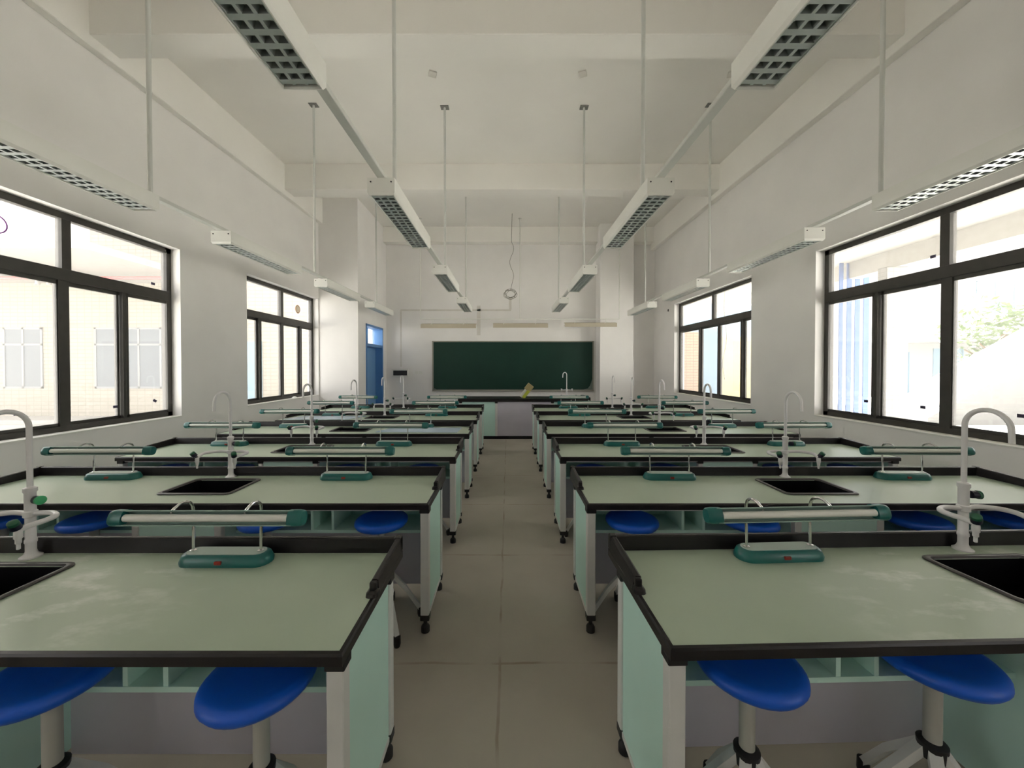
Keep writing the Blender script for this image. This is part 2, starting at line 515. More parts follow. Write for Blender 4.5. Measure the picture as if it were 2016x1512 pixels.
window('window_fill_left', FXL, -1, *WL0, None, [-1.65], [(-1.65, 0.09)])  # unseen window behind the camera, added to lighten the foreground
window('window_fill_right', FXR, 1, *WR0, None, [-1.65], [(-1.65, 0.09)])  # unseen too, added as rear fill light

# portals: guide sky light through the openings
for X, s, (a, b) in ((XL - T, -1, WL0), (XR + T, 1, WR0), (XL - T, -1, WL1), (XL - T, -1, WL2), (XR + T, 1, WR1), (XR + T, 1, WR2)):
    ld = bpy.data.lights.new('portal', 'AREA')
    ld.shape = 'RECTANGLE'; ld.size = ZH - ZS; ld.size_y = b - a
    ld.cycles.is_portal = True
    lo = bpy.data.objects.new('portal', ld)
    COL.objects.link(lo)
    lo.location = (X + s * 0.01, (a + b) / 2, (ZS + ZH) / 2)
    lo.rotation_euler = (0, R(90) * s, 0)

# ------------------------------------------------------------------ door
door = thing('door_1', None, None, (X_STEP, DY0, 0)); door['kind'] = 'structure'
LD = DY1 - DY0
fd = MB()
fd.box(0.015, -T - .01, 0, 0.05, 0, DZ).box(0.015, -T - .01, LD - 0.05, LD, 0, DZ)
fd.box(0.015, -T - .01, 0, LD, DZ - 0.05, DZ).box(0.0, -T, 0.02, LD - 0.02, 2.08, 2.15)
fd.build('door_frame', BLUEF, door)
MB().box(-T + .03, -T + .07, 0.05, LD - 0.05, 0.01, 2.08, 0.004).build('door_leaf', BLUEL, door)
MB().box(-T + .04, -T + .046, 0.04, LD - 0.04, 2.14, DZ - 0.04).build('transom_pane', GLASS, door)
MB().box(-T + .03, -T + .07, LD * .5 - .02, LD * .5 + .02, 2.14, DZ - 0.04).build('transom_bar', BLUEF, door)
MB().tube([(-T + .07, 0.16, 1.0), (-T + .12, 0.16, 1.0), (-T + .12, 0.28, 1.0)], 0.01).build('door_handle', CHROME, door, True)

# ------------------------------------------------------------------ lab benches
BZ = 0.78          # height of the worktop
BL, BD = 3.03, 0.60
SX = 1.525         # middle of the sink, measured from the aisle end
def make_bench(s, label, top):
    root = thing('lab_bench', label, 'lab bench', group='pale green lab benches')
    X = lambda v: s * v
    xs = sorted([X(0.012), X(SX - 0.215), X(SX + 0.215), X(BL - 0.012)])
    wt = MB()
    xs_l = [x - X(SX) for x in xs]
    wt.plate_hole(xs_l, [0.012, 0.175, 0.46, BD - 0.02], BZ - 0.028, BZ)
    wt.build('worktop', top, root, loc=(X(SX), 0, 0))
    eb = MB()
    # moulded edge with a rounded nose, mitred round the worktop
    prof = [(0.0, -0.034), (0.0, -0.006), (0.004, 0.0005), (0.014, 0.0015), (0.016, -0.004), (0.016, -0.034)]
    loops = []
    for off, z in prof:
        loops.append([(X(off), off, BZ + z), (X(BL - off), off, BZ + z), (X(BL - off), BD - off * .5, BZ + z), (X(off), BD - off * .5, BZ + z)])
    loops.append(loops[0])
    eb.loft(loops, False, False)
    eb.build('edge_band', BLACK, root)
    # raised lip along the back with short wings at both ends
    lip = MB()
    def rail(p0, p1, h0, h1):
        (ax, ay), (bx, by) = p0, p1
        dx, dy = bx - ax, by - ay
        l = math.hypot(dx, dy); nx, ny = -dy / l, dx / l
        sec = [(-0.017, 0.0), (0.017, 0.0), (0.015, 0.35), (0.010, 0.92), (0.004, 1.0), (-0.008, 1.0), (-0.014, 0.94)]
        lp = []
        for (px_, py_), h in ((p0, h0), (p1, h1)):
            lp.append([(px_ + nx * o, py_ + ny * o, BZ + 0.001 + h * q) for o, q in sec])
        lip.loft(lp, True, True)
    rail((X(0.0), BD - 0.017), (X(BL), BD - 0.017), 0.062, 0.062)
    lip.box(X(0.0), X(0.03), BD - 0.034, BD, BZ, BZ + 0.066, 0.004)
    lip.box(X(BL - 0.03), X(BL), BD - 0.034, BD, BZ, BZ + 0.066, 0.004)
    for xe, xi in ((0.014, 0), (BL - 0.014, 0)):
        rail((X(xe), 0.29), (X(xe), BD - 0.03), 0.046, 0.062)
        lip.box(X(xe - .013), X(xe + .013), 0.272, 0.292, BZ, BZ + 0.044, 0.006, seg=2)
        lip.loft([rrect(X(xe), 0.278, 0.022, 0.026, 0.014, BZ, 3), rrect(X(xe), 0.278, 0.020, 0.024, 0.013, BZ + 0.012, 3), rrect(X(xe), 0.278, 0.012, 0.012, 0.008, BZ + 0.018, 3)])
    lip.build('back_lip', BLACK, root)
    # sink
    cx, cy = X(SX), 0.318
    hx, hy = 0.235, 0.165
    sk = MB()
    L_ = [rrect(cx, cy, hx, hy, 0.035, BZ + 0.001), rrect(cx, cy, hx, hy, 0.035, BZ + 0.006), rrect(cx, cy, hx - .006, hy - .006, 0.032, BZ + 0.010),
          rrect(cx, cy, hx - .018, hy - .018, 0.03, BZ + 0.009), rrect(cx, cy, hx - .023, hy - .023, 0.028, BZ - 0.002)]
    sk.loft(L_, False, False)
    sink = sk.build('sink', RIM, root, True)
    bs = MB()
    bs.loft([rrect(cx, cy, hx - .023, hy - .023, 0.028, BZ - 0.002), rrect(cx, cy, hx - .03, hy - .03, 0.028, BZ - 0.18), rrect(cx, cy, hx - .06, hy - .05, 0.02, BZ - 0.20)], False, True)
    bs.build('basin', BASIN, sink, True)
    # legs
    def leg(x0, x1, y0, y1, foot=True):
        l_ = MB().box(X(x0), X(x1), y0, y1, 0.105, BZ - 0.06, 0.003).build('leg', LEGW, root)
        MB().box(X(x0 - .004), X(x1 + .004), y0 - .004, y1 + .004, BZ - 0.062, BZ - 0.034, 0.003).build('corner_cap', BLKR, l_)
        if foot:
            cxx, cyy = X((x0 + x1) / 2), (y0 + y1) / 2
            ft = MB()
            ft.box(X(x0 - .002), X(x1 + .002), y0 - .002, y1 + .002, 0.075, 0.11, 0.003)
            ft.lathe([(0.012, 0.076), (0.011, 0.045), (0.020, 0.040), (0.026, 0.030), (0.026, 0.002), (0.022, 0.0)], cxx, cyy, 14)
            ft.build('leveling_foot', BLKR, l_, True)
        return l_
    leg(0.005, 0.055, 0.018, 0.062); leg(0.005, 0.055, 0.44, 0.482)
    leg(BL - 0.055, BL - 0.005, 0.018, 0.062); leg(BL - 0.055, BL - 0.005, 0.44, 0.482)
    c0, c1 = SX - 0.285, SX + 0.245
    leg(c0, c0 + 0.04, 0.022, 0.06); leg(c1 - 0.04, c1, 0.022, 0.06)
    for a, b in ((0.014, 0.030), (BL - 0.030, BL - 0.014)):
        MB().box(X(a), X(b), 0.062, 0.44, 0.105, BZ - 0.04).build('end_panel', MINT, root)
    for a, b in ((0.010, 0.034), (BL - 0.034, BL - 0.010)):
        MB().box(X(a), X(b), 0.062, 0.44, 0.085, 0.105).build('bottom_rail', LEGW, root)
    MB().box(X(0.055), X(BL - 0.055), 0.03, 0.05, BZ - 0.050, BZ - 0.035).build('apron_rail', LEGW, root)
    PB = 0.40   # back panel depth
    for a, b in ((0.055, c0), (c1, BL - 0.055)):
        MB().box(X(a), X(b), PB, PB + 0.018, 0.075, BZ - 0.05).build('modesty_panel', LAV, root)
        mid = (a + b) / 2 + .05
        MB().box(X(a), X(b), 0.145, PB, 0.545, 0.563).build('book_shelf', MINT, root)
        for xx in ((-.065, .065)):
            MB().box(X(mid + xx - .008), X(mid + xx + .008), 0.147, PB, 0.563, BZ - 0.034).build('shelf_divider', MINT, root)
        MB().box(X(a), X(b), PB - .004, PB, 0.563, BZ - 0.05).build('shelf_back', MINT, root)
    # cupboard under the sink
    MB().box(X(c0 + .04), X(c1 - .04), 0.026, 0.042, 0.10, BZ - 0.05, 0.002).build('cupboard_door', MINT, root)
    for a in (c0, c1 - .016):
        MB().box(X(a), X(a + .016), 0.06, PB + 0.018, 0.10, BZ - 0.05).build('cupboard_side', MINT, root)
    MB().box(X(c0), X(c1), PB + .02, PB + 0.035, 0.10, 0.55).build('cupboard_back', LAV, root)
    return root

ROWS = [1.03, 2.166, 3.285, 4.42, 5.55, 6.65]
ORD = ['nearest', 'second', 'third', 'fourth', 'fifth', 'farthest']
XA = 0.465
def blabel(side, i):
    extra = {(-1, 0): ', with white smears', (1, 0): ', with white scratches', (-1, 3): ', blue sheet on it', (-1, 4): ', blue-white sheet on it'}.get((side, i), '')
    return f"mint lab bench in the {ORD[i]} row, {'left' if side < 0 else 'right'} of the aisle{extra}"
RZ = {(1, 0): R(1.6)}
benches = {}
for s in (-1, 1):
    first = make_bench(s, blabel(s, 1), TOP)
    first.location = (s * XA, ROWS[1], 0)
    benches[s, 1] = first
    near = make_bench(s, blabel(s, 0), TOPD)
    near.location = (s * XA, ROWS[0] + (0.02 if s > 0 else 0), 0)
    near.rotation_euler = (0, 0, RZ.get((s, 0), 0))
    benches[s, 0] = near
    for i in range(2, 6):
        benches[s, i] = dup(first, (s * XA, ROWS[i], 0), 0, blabel(s, i))
bpy.context.view_layer.update()

# ------------------------------------------------------------------ faucets
def smooth_path(pts, n=6):
    P = [Vector(p) for p in pts]
    out = []
    for i in range(len(P) - 1):
        p0 = P[max(i - 1, 0)]; p1 = P[i]; p2 = P[i + 1]; p3 = P[min(i + 2, len(P) - 1)]
        for k in range(n):
            t = k / n
            out.append(0.5 * ((2 * p1) + (-p0 + p2) * t + (2 * p0 - 5 * p1 + 4 * p2 - p3) * t * t + (-p0 + 3 * p1 - 3 * p2 + p3) * t ** 3))
    out.append(P[-1])
    return out
def make_faucet(label, bright):
    root = thing('lab_faucet', label, 'faucet', group='white three-way lab faucets')
    MB().lathe([(0.034, 0.0), (0.034, 0.006), (0.024, 0.012), (0.019, 0.02), (0.0165, 0.03), (0.0165, 0.06), (0.019, 0.065), (0.019, 0.075), (0.0165, 0.08),
                (0.0165, 0.17), (0.022, 0.174), (0.022, 0.196), (0.0175, 0.20), (0.0175, 0.275), (0.021, 0.28), (0.021, 0.295), (0.012, 0.30)], seg=18).build('riser', FAUC, root, True)
    arc = [(0, 0, 0.298), (0, 0, 0.54)]
    r_ = 0.074
    for k in range(0, 15):
        a = R(180 * k / 14)
        arc.append((0, -r_ + r_ * math.cos(a), 0.552 + r_ * math.sin(a)))
    arc += [(0, -2 * r_ - .002, 0.50)]
    MB().tube(arc, 0.0095, 12).build('gooseneck_spout', FAUC, root, True)
    for s in (-1, 1):
        path = smooth_path([(s * .015, 0, .185), (s * .08, 0.005, .187), (s * .135, -.022, .187), (s * .150, -.065, .186), (s * .135, -.118, .180), (s * .130, -.135, .172)])
        arm = MB().tube(path, 0.0105, 10)
        arm.lathe([(0.011, 0.178), (0.0125, 0.165), (0.0125, 0.145), (0.009, 0.14), (0.009, 0.125), (0.006, 0.122), (0.006, 0.102), (0.003, 0.100)], s * .130, -.138, 12)
        a_ = arm.build('side_spout', FAUC, root, True)
        kd = Vector((-0.35, -0.25, 0.6)).normalized() if s < 0 else Vector((0.2, -0.4, 0.7)).normalized()
        c = Vector((s * .130, -.140, .176))
        kn = MB().tube([c, c + kd * .010, c + kd * .012, c + kd * .034], [0.008, 0.008, 0.0165, 0.0165], 12, m=KNOB)
        kn.tube([c + kd * .0338, c + kd * .046, c + kd * .050], [0.0165, 0.016, 0.011], 12, m=KNOBG)
        kn.build('valve_knob', KNOB, a_, True)
    c = Vector((0.015, 0, .245)); kd = Vector((1, -0.25, 0.02)).normalized()
    kn = MB().tube([c, c + kd * .012, c + kd * .014, c + kd * .036], [0.009, 0.009, 0.0165, 0.0165], 14, m=KNOB)
    kn.tube([c + kd * .0358, c + kd * .046, c + kd * .050], [0.0185, 0.0185, 0.013], 14, m=KNOBB if bright else KNOBG)
    kn.build('valve_knob', KNOB, root, True)
    return root
def on_bench(s, i, x, y, z=BZ):
    """point given in the bench's own coordinates (x from the aisle end)"""
    b = benches[s, i]
    return b.matrix_world @ Vector((s * x, y, z))
f0 = None
fa = {}
def flabel(s, i):
    e = ', bright green knob end' if (s, i) == (-1, 0) else (', dark knobs spread wide' if (s, i) == (1, 1) else '')
    return f"white gooseneck faucet on the {ORD[i]} bench {'left' if s < 0 else 'right'} of the aisle{e}"
for s in (-1, 1):
    for i in range(6):
        p = on_bench(s, i, SX + 0.035, 0.535)
        if (s, i) == (-1, 0):
            o = make_faucet(flabel(s, i), True); o.location = p; continue
        if f0 is None:
            f0 = make_faucet(flabel(s, i), False); f0.location = p; o = f0
        else:
            o = dup(f0, p, RZ.get((s, i), 0) + R(random.uniform(-6, 6)), flabel(s, i))

# ------------------------------------------------------------------ bench lamps
def make_lamp(label):
    root = thing('bench_lamp', label, 'desk lamp', group='teal bench lamps')
    b = MB()
    b.loft([rrect(0, 0, 0.185, 0.052, 0.05, 0.0), rrect(0, 0, 0.186, 0.053, 0.05, 0.012), rrect(0, 0, 0.176, 0.044, 0.042, 0.036), rrect(0, 0, 0.165, 0.036, 0.034, 0.043)], m=None)
    b.build('lamp_base', TEAL, root, True)
    MB().loft([rrect(0, 0, 0.160, 0.033, 0.031, 0.0425), rrect(0, 0, 0.159, 0.032, 0.03, 0.046)]).build('top_plate', LTOP, root)
    MB().box(-0.014, 0.014, -0.056, -0.045, 0.012, 0.026, 0.002).build('switch', REDSW, root)
    for s in (-1, 1):
        p = smooth_path([(s * .14, 0.0, .044), (s * .14, 0.001, .12), (s * .141, 0.004, .19), (s * .142, -.006, .243), (s * .143, -.045, .262), (s * .143, -.085, .250), (s * .143, -.098, .238)], 5)
        pm = MB().tube(p, 0.0055, 8)
        pm.lathe([(0.013, 0.0455), (0.013, 0.049), (0.007, 0.052)], s * .14, 0, 12)
        pm.build('support_rod', CHROME, root, True)
    hz, hy_ = 0.222, -0.10
    tilt = R(-18)
    def rt(y, z):
        return (hy_ + y * math.cos(tilt) - z * math.sin(tilt), hz + y * math.sin(tilt) + z * math.cos(tilt))
    prof = [(-.012, .029), (.012, .027), (.026, .014), (.028, -.012), (.016, -.028), (-.012, -.029), (-.014, -.025), (.010, -.021), (.018, -.008), (.018, .008), (.008, .020), (-.014, .025)]
    hd = MB()
    hd.loft([[(x, *rt(y, z)) for y, z in prof] for x in (-0.335, 0.335)])
    head = hd.build('lamp_head', HEADG, root)
    tb = MB().tube([(-0.315, *rt(-.004, 0)), (0.315, *rt(-.004, 0))], 0.0145, 12)
    tb.build('tube', TUBE, head, True)
    for s in (-1, 1):
        cp = []
        for q, k in ((0.318, 1.0), (0.352, 1.03), (0.366, .96), (0.373, .8)):
            lp = []
            for a in range(16):
                an = 2 * math.pi * a / 16
                yy = 0.006 + .027 * math.copysign(abs(math.cos(an)) ** .7, math.cos(an)) * k
                zz = .031 * math.copysign(abs(math.sin(an)) ** .7, math.sin(an)) * k
                lp.append((s * q, *rt(yy, zz)))
            cp.append(lp)
        MB().loft(cp).build('end_cap', TEAL, head, True)
    return root
lamp0 = None
for s in (-1, 1):
    for i in range(6):
        for w, dx in ((0, -0.825), (1, 0.86)):
            p = on_bench(s, i, SX + dx, 0.50 if w == 0 else 0.505)
            lab = f"teal tube lamp on the {ORD[i]} bench {'left' if s < 0 else 'right'} of the aisle, {'between aisle and sink' if w == 0 else 'between sink and window'}"
            rz = RZ.get((s, i), 0) + R(random.uniform(-1.5, 1.5) if i < 3 else random.uniform(-3, 3))
            if lamp0 is None:
                lamp0 = make_lamp(lab); lamp0.location = p
            else:
                dup(lamp0, p, rz, lab)

# ------------------------------------------------------------------ stools
def make_stool(label):
    root = thing('lab_stool', label, 'stool', group='blue lab stools')
    MB().lathe([(0.08, 0.612), (0.130, 0.615), (0.148, 0.623), (0.157, 0.637), (0.156, 0.650), (0.147, 0.660), (0.130, 0.663), (0.10, 0.657), (0.04, 0.653)], seg=40).build('seat', SEAT, root, True)
    MB().lathe([(0.024, 0.34), (0.0225, 0.345), (0.0225, 0.611), (0.02, 0.613)], seg=24).build('post', STOOLP, root, True)
    MB().lathe([(0.022, 0.315), (0.036, 0.32), (0.038, 0.365), (0.027, 0.372)], seg=20).build('base_hub', BLKR, root, True)
    for k in range(5):
        a = R(72 * k + 18)
        ca, sa = math.cos(a), math.sin(a)
        def q(r, w, z): return (ca * r - sa * w, sa * r + ca * w, z)
        lp = [[q(0.030, -.017, .320), q(0.030, .017, .320), q(0.030, .016, .358), q(0.030, -.016, .358)],
              [q(0.14, -.016, .18), q(0.14, .016, .18), q(0.145, .015, .212), q(0.145, -.015, .212)],
              [q(0.225, -.014, .035), q(0.225, .014, .035), q(0.238, .013, .060), q(0.238, -.013, .060)]]
        arm = MB().loft(lp).build('base_leg', LEGW, root)
        MB().lathe([(0.012, 0.062), (0.020, 0.058), (0.021, 0.02), (0.016, 0.0)], ca * .233, sa * .233, 12).build('foot', BLKR, arm, True)
    return root
st0 = None
STOOLS = {(-1, 0): (.755, 1.40), (1, 0): (.766, 1.386), (-1, 1): (.775, 1.483, 2.55, 3.125), (1, 1): (.76, 1.477, 2.52, 3.13), (-1, 2): (.78, 1.47, 2.5, 3.125), (1, 2): (.77, 1.46, 2.52, 3.13)}
for (s, i), xs in STOOLS.items():
    for k, x in enumerate(xs):
        y = ROWS[i] + 0.105 + (0.02 if (s > 0 and i == 0) else 0) + random.uniform(-.015, .015)
        if s > 0 and i == 0: y += x * math.tan(R(1.6))
        if k == 0: where = 'closest to the aisle'
        elif k == 3: where = 'closest to the window wall'
        elif k == 1: where = 'between aisle and sink cupboard' if len(xs) > 2 else 'beside the sink cupboard'
        else: where = 'just past the sink cupboard'
        lab = f"blue round stool under the {ORD[i]} bench {'left' if s < 0 else 'right'} of the aisle, {where}"
        if st0 is None:
            st0 = make_stool(lab); st0.location = (s * x, y, 0)
        else:
            dup(st0, (s * x, y, 0), R(random.uniform(-5, 5)), lab)

# ------------------------------------------------------------------ ceiling lights and their rails
LLEN, LW = 1.26, 0.200
def make_light(label):
    root = thing('ceiling_light', label, 'ceiling light', group='hanging louvre ceiling lights')
    h = 0.125
    hx = LW / 2
    def rc(hx_, y0, y1, z): return [(-hx_, y0, z), (hx_, y0, z), (hx_, y1, z), (-hx_, y1, z)]
    b = MB()
    b.loft([rc(hx, 0, LLEN, h), rc(hx, 0, LLEN, 0.018), rc(hx - .010, .010, LLEN - .010, 0.0), rc(hx - .016, .016, LLEN - .016, 0.0), rc(hx - .017, .018, LLEN - .018, 0.105)])
    b.build('housing', WHITE, root)
    lv = MB()
    for x, w_ in ((-hx + .0225, .003), (-.028, .007), (.028, .007), (hx - .0225, .003)):
        lv.box(x - w_, x + w_, .03, LLEN - .03, 0.0065, 0.05)
    n = 20
    for k in range(n):
        y = .05 + (LLEN - .1) * k / (n - 1)
        lv.loft([[(-hx + .019, y - .013, .006), (-hx + .019, y + .013, .006), (-hx + .019, y + .001, .046), (-hx + .019, y - .001, .046)],
                 [(hx - .019, y - .013, .006), (hx - .019, y + .013, .006), (hx - .019, y + .001, .046), (hx - .019, y - .001, .046)]])
    lv.build('louvre', ALU, root)
    for x in (-.045, .045):
        MB().tube([(x, .05, .075), (x, LLEN - .05, .075)], 0.013, 10).build('tube', TUBE, root, True)
    for x in (-hx + .025, hx - .025):
        MB().tube([(x, -.003, h - .03), (x, .003, h - .03)], 0.006, 8).build('screw_hole', SOCK, root)
    return root
ZL = 2.845          # underside of the lights
light0 = None
LR = {'a': (-2.83, [(1.66, 2.80), (3.67, 2.80), (5.62, 2.79), (7.60, 2.79)], (2.95, 5.45, 8.0)),
      'b': (-0.93, [(0.45, ZL), (2.73, ZL), (5.07, ZL), (7.42, ZL)], (3.06, 5.5, 8.23)),
      'c': (1.12, [(0.45, ZL), (2.73, ZL), (5.07, ZL), (7.42, ZL)], (3.10, 5.5, 8.2)),
      'd': (2.95, [(1.66, 2.80), (3.58, 2.80), (5.62, 2.79), (7.60, 2.79)], (2.95, 5.45, 8.0))}
RL = {'a': 'along the left windows', 'b': 'left of centre', 'c': 'right of centre', 'd': 'along the right windows'}
LO = ['nearest light', 'second light from the camera', 'third light from the camera', 'last light before the chalkboard']
for key, (x, lights, poles) in LR.items():
    for k, (y, z) in enumerate(lights):
        lab = f"white louvred tube light, {LO[k]} in the row {RL[key]}"
        if light0 is None:
            light0 = make_light(lab); light0.location = (x, y, z)
        else:
            dup(light0, (x, y, z), 0, lab)
    zt = lights[0][1] + 0.125
    root = thing('light_rail', f"grey suspension rail with poles carrying the light row {RL[key]}", 'rail', (x, 0, zt), group='light suspension rails')
    ys0 = lights[0][0] + 0.1
    rl = MB()
    rl.box(-.029, .029, ys0, lights[-1][0] + LLEN - .1, 0.001, 0.032, 0.003)
    rl.build('rail', POLEM, root)
    for yp in poles:
        zz = 0.03
        top = ZC - zt
        pp = MB().tube([(0.0, yp, 0.02), (0.0, yp, top - .004)], 0.0165, 12).build('pole', POLEM, root, True)
        MB().box(-.06, .06, yp - .045, yp + .045, top - .012, top - .002, 0.002).build('ceiling_plate', PLATE, pp)

# small junction boxes on the ceiling
for px_, py_ in ((853, 150), (1146, 150), (1437, 153)):
    p = at_depth(4.87, px_, py_)
    o = MB().box(-.05, .05, -.05, .05, -.02, 0, 0.004).build('junction_box', PATCH, None, loc=(p[0], p[1], ZC))
    o.rotation_euler = (0, 0, R(20 if px_ < 1000 else -20))
    tag(o, {853: 'small square junction box on the ceiling left of centre', 1146: 'small square junction box on the ceiling right of centre', 1437: 'small square junction box on the ceiling near the right wall'}[px_], 'junction box', 'ceiling junction boxes')

# ------------------------------------------------------------------ chalkboard, its lights, front wall bits
bx0, bx1, bz0, bz1 = -2.09, 2.37, 0.925, 2.275
cb = thing('chalkboard', 'wide dark green chalkboard on the front wall', 'chalkboard', ((bx0 + bx1) / 2, YF - 0.03, bz0))
hw, hh = (bx1 - bx0) / 2, bz1 - bz0
MB().box(-hw, hw, -.01, .01, 0, hh).build('writing_surface', BOARD, cb)
fr = MB()
fr.box(-hw - .02, hw + .02, -.02, .028, -.03, .012).box(-hw - .02, hw + .02, -.02, .028, hh - .012, hh + .02)
fr.box(-hw - .025, -hw + .01, -.02, .028, -.03, hh + .02).box(hw - .01, hw + .025, -.02, .028, -.03, hh + .02)
fr.build('board_frame', BFRAME, cb)
MB().box(-hw - .02, hw + .02, -.08, -.02, -.032, -.015, .003).build('chalk_tray', BFRAME, cb)
for s, sz in ((-1, .10), (1, .26)):       # loose protective film at the lower corners
    pts = [(s * (hw - .01), -.024, .015), (s * (hw - sz), -.024, .015), (s * (hw - sz * .55), -.034, .05), (s * (hw - sz * .3), -.028, sz * .5), (s * (hw - .012), -.024, sz * 1.25)]
    m_ = MB()
    m_.loft([pts, [(a, b - .004, c) for a, b, c in pts]])
    m_.build('protective_film', mat('film_grey', (.16, .20, .18), .25), cb)

br = thing('suspended_pipe_bracket', 'thin white pipe frame hanging above the chalkboard', 'pipe frame', (0, 9.60, 2.81))
MB().tube([(-2.26, 0, 0), (2.88, 0, 0)], 0.013, 10).build('crossbar', WHITE, br, True)
for x in (-2.26, .31, 2.88):
    pl_ = MB().tube([(x, 0, 0), (x, 0, ZC - 2.81 - .003)], 0.014, 10).build('drop_pipe', WHITE, br, True)
    MB().lathe([(.04, ZC - 2.81 - .012), (.04, ZC - 2.81 - .002)], x, 0, 14).build('ceiling_plate', POLEM, pl_)
for k, (xa, xb, z) in enumerate(((-2.24, -.82, 2.57), (-.38, 1.03, 2.58), (1.46, 2.80, 2.60))):
    w = ['left', 'middle', 'right'][k]
    r_ = thing('chalkboard_light', f"white hooded strip light above the chalkboard, {w} one of three", 'strip light', (xa, 9.62, z), group='strip lights above the chalkboard')
    L = xb - xa
    # hood: sloping reflector open to the board
    MB().loft([[(0, -.09, .10), (0, .05, .13), (0, .07, .12), (0, -.07, .085), (0, -.09, .0), (0, -.10, .0)],
               [(L, -.09, .10), (L, .05, .13), (L, .07, .12), (L, -.07, .085), (L, -.09, .0), (L, -.10, .0)]]).build('hood', BEIGE, r_)
    MB().box(0, L, .05, .10, .03, .07, .004).build('lamp_tray', WHITE, r_)
    MB().tube([(.04, .03, .05), (L - .04, .03, .05)], .013, 8).build('tube', TUBE, r_, True)
    for q in (.22, .80):
        MB().tube(smooth_path([(L * q, -.02, .235), (L * q, -.035, .18), (L * q - .02, -.06, .13), (L * q - .05, -.09, .09)], 4), .007, 8).build('hanger', WHITE, r_, True)

# junction display box and switch plates
eb_ = thing('distribution_box', 'white box with dark display on the front wall beside the door', 'distribution box', (-2.99, YF - .115, 1.40))
MB().box(-.225, .225, 0, .11, -.11, .11, .006).build('box_body', WHITE, eb_)
MB().box(-.19, .19, -.006, .006, -.065, .07, .003).build('display', SOCK, eb_)
for k, x in enumerate((-2.56, -2.44)):
    o = MB().box(-.045, .045, -.006, .004, -.045, .045, .003).build('light_switch', WHITE, None, loc=(x, YF - .005, 1.41))
    tag(o, 'white wall switch next to the dark display box, ' + ('left of the pair' if k == 0 else 'right of the pair'), 'switch', 'wall switches by the display box')
# chased-and-patched conduit lines in the plaster
pm = MB()
def pt(px, py): return at_depth(YF, px, py)
for (x0, y0, x1, y1) in ((789, 609, 1006, 612.5), (788, 611, 791.5, 722), (939, 602, 946, 660), (1002, 585, 1007, 610)):
    a = pt(x0, y0); b = pt(x1, y1)
    pm.box(a[0], b[0], YF - .004, YF + .01, b[2], a[2])
struct(pm.build('trim_9', PATCH))
# hole in the right wall
o = MB().lathe([(.035, 0), (.035, .012)], seg=14).build('wall_plug', SOCK, None, loc=(XR - .004, 9.5, 3.02))
o.rotation_euler = (0, R(90), 0)
tag(o, 'dark plugged hole in the right wall before the far window', 'plug')

# hanging cable with a coil
c = at_depth(9.3, 1005, 578)
rn = random.Random(3)
pts = [(c[0] + .04, 9.3, ZC), (c[0] + .03, 9.3, 4.9)]
for k in range(9):
    pts.append((c[0] + .03 + .05 * math.sin(k * 1.1), 9.3, 4.7 - k * (4.7 - 3.62) / 9))
pts.append((c[0] + .02, 9.3, 3.58))
for k in range(44):
    a = R(90 + 40 * k)
    rr = .14 + .035 * math.sin(k * .9)
    pts.append((c[0] + rr * math.cos(a) * .95 + .012 * math.sin(k), 9.3 + .012 * math.cos(k * 1.7), c[2] - .02 + rr * math.sin(a) * .75))
o = MB().tube(smooth_path(pts, 3), .0055, 6).build('hanging_cable', CABLE, None, True)
tag(o, 'thin grey cable hanging from the ceiling, ending in a loose coil', 'cable')

# ------------------------------------------------------------------ teacher's bench
TZ = 0.88
td = thing('teacher_bench', "long demonstration bench with black top in front of the chalkboard", 'lab bench', (0, 8.06, 0))
MB().box(-1.09, 1.80, 0, .72, TZ - .065, TZ, .006).build('worktop', BLACK, td)
MB().box(1.72, 1.80, 0, .72, TZ + .0005, TZ + .03, .006).build('end_lip', BLACK, td)
for x in (-1.06, -.28, .95, 1.73):
    l_ = MB().box(x - .0, x + .05, .03, .08, .06, TZ - .066, .003).build('leg', LEGW, td)
    MB().box(x - .006, x + .056, .024, .085, TZ - .10, TZ - .0665, .003).build('corner_cap', BLKR, l_)
for a, b, m_ in ((-1.01, -.28, MINT), (-.23, .95, LAV), (1.0, 1.73, MINT)):
    MB().box(a, b, .045, .065, .06, TZ - .0665).build('front_panel', m_, td)
MB().box(-1.06, 1.78, .03, .68, 0, .06).build('plinth', BLACK, td)
for x in (-1.06, 1.76):
    MB().box(x, x + .02, .08, .68, .06, TZ - .0665).build('end_panel', MINT, td)
ft = thing('lab_faucet', "white gooseneck faucet standing on the black teacher's bench", 'faucet', (1.34, 8.45, TZ + .0))
MB().lathe([(.03, 0), (.03, .006), (.016, .014), (.016, .20), (.009, .205)], seg=14).build('riser', FAUC, ft, True)
arc = [(0, 0, .20), (0, 0, .50)] + [(-.045 + .045 * math.cos(R(18 * k)), -.02 * k / 10, .51 + .045 * math.sin(R(18 * k)) * 1.3) for k in range(11)] + [(-.095, -.022, .45)]
MB().tube(arc, .010, 10).build('gooseneck_spout', FAUC, ft, True)
for s in (-1, 1):
    a_ = MB().tube([(s * .012, 0, .17), (s * .12, -.01, .17), (s * .125, -.01, .13)], .009, 8).build('side_spout', FAUC, ft, True)
    MB().lathe([(.018, .178), (.018, .20)], s * .12, -.01, 10).build('valve_knob', FAUC, a_, True)
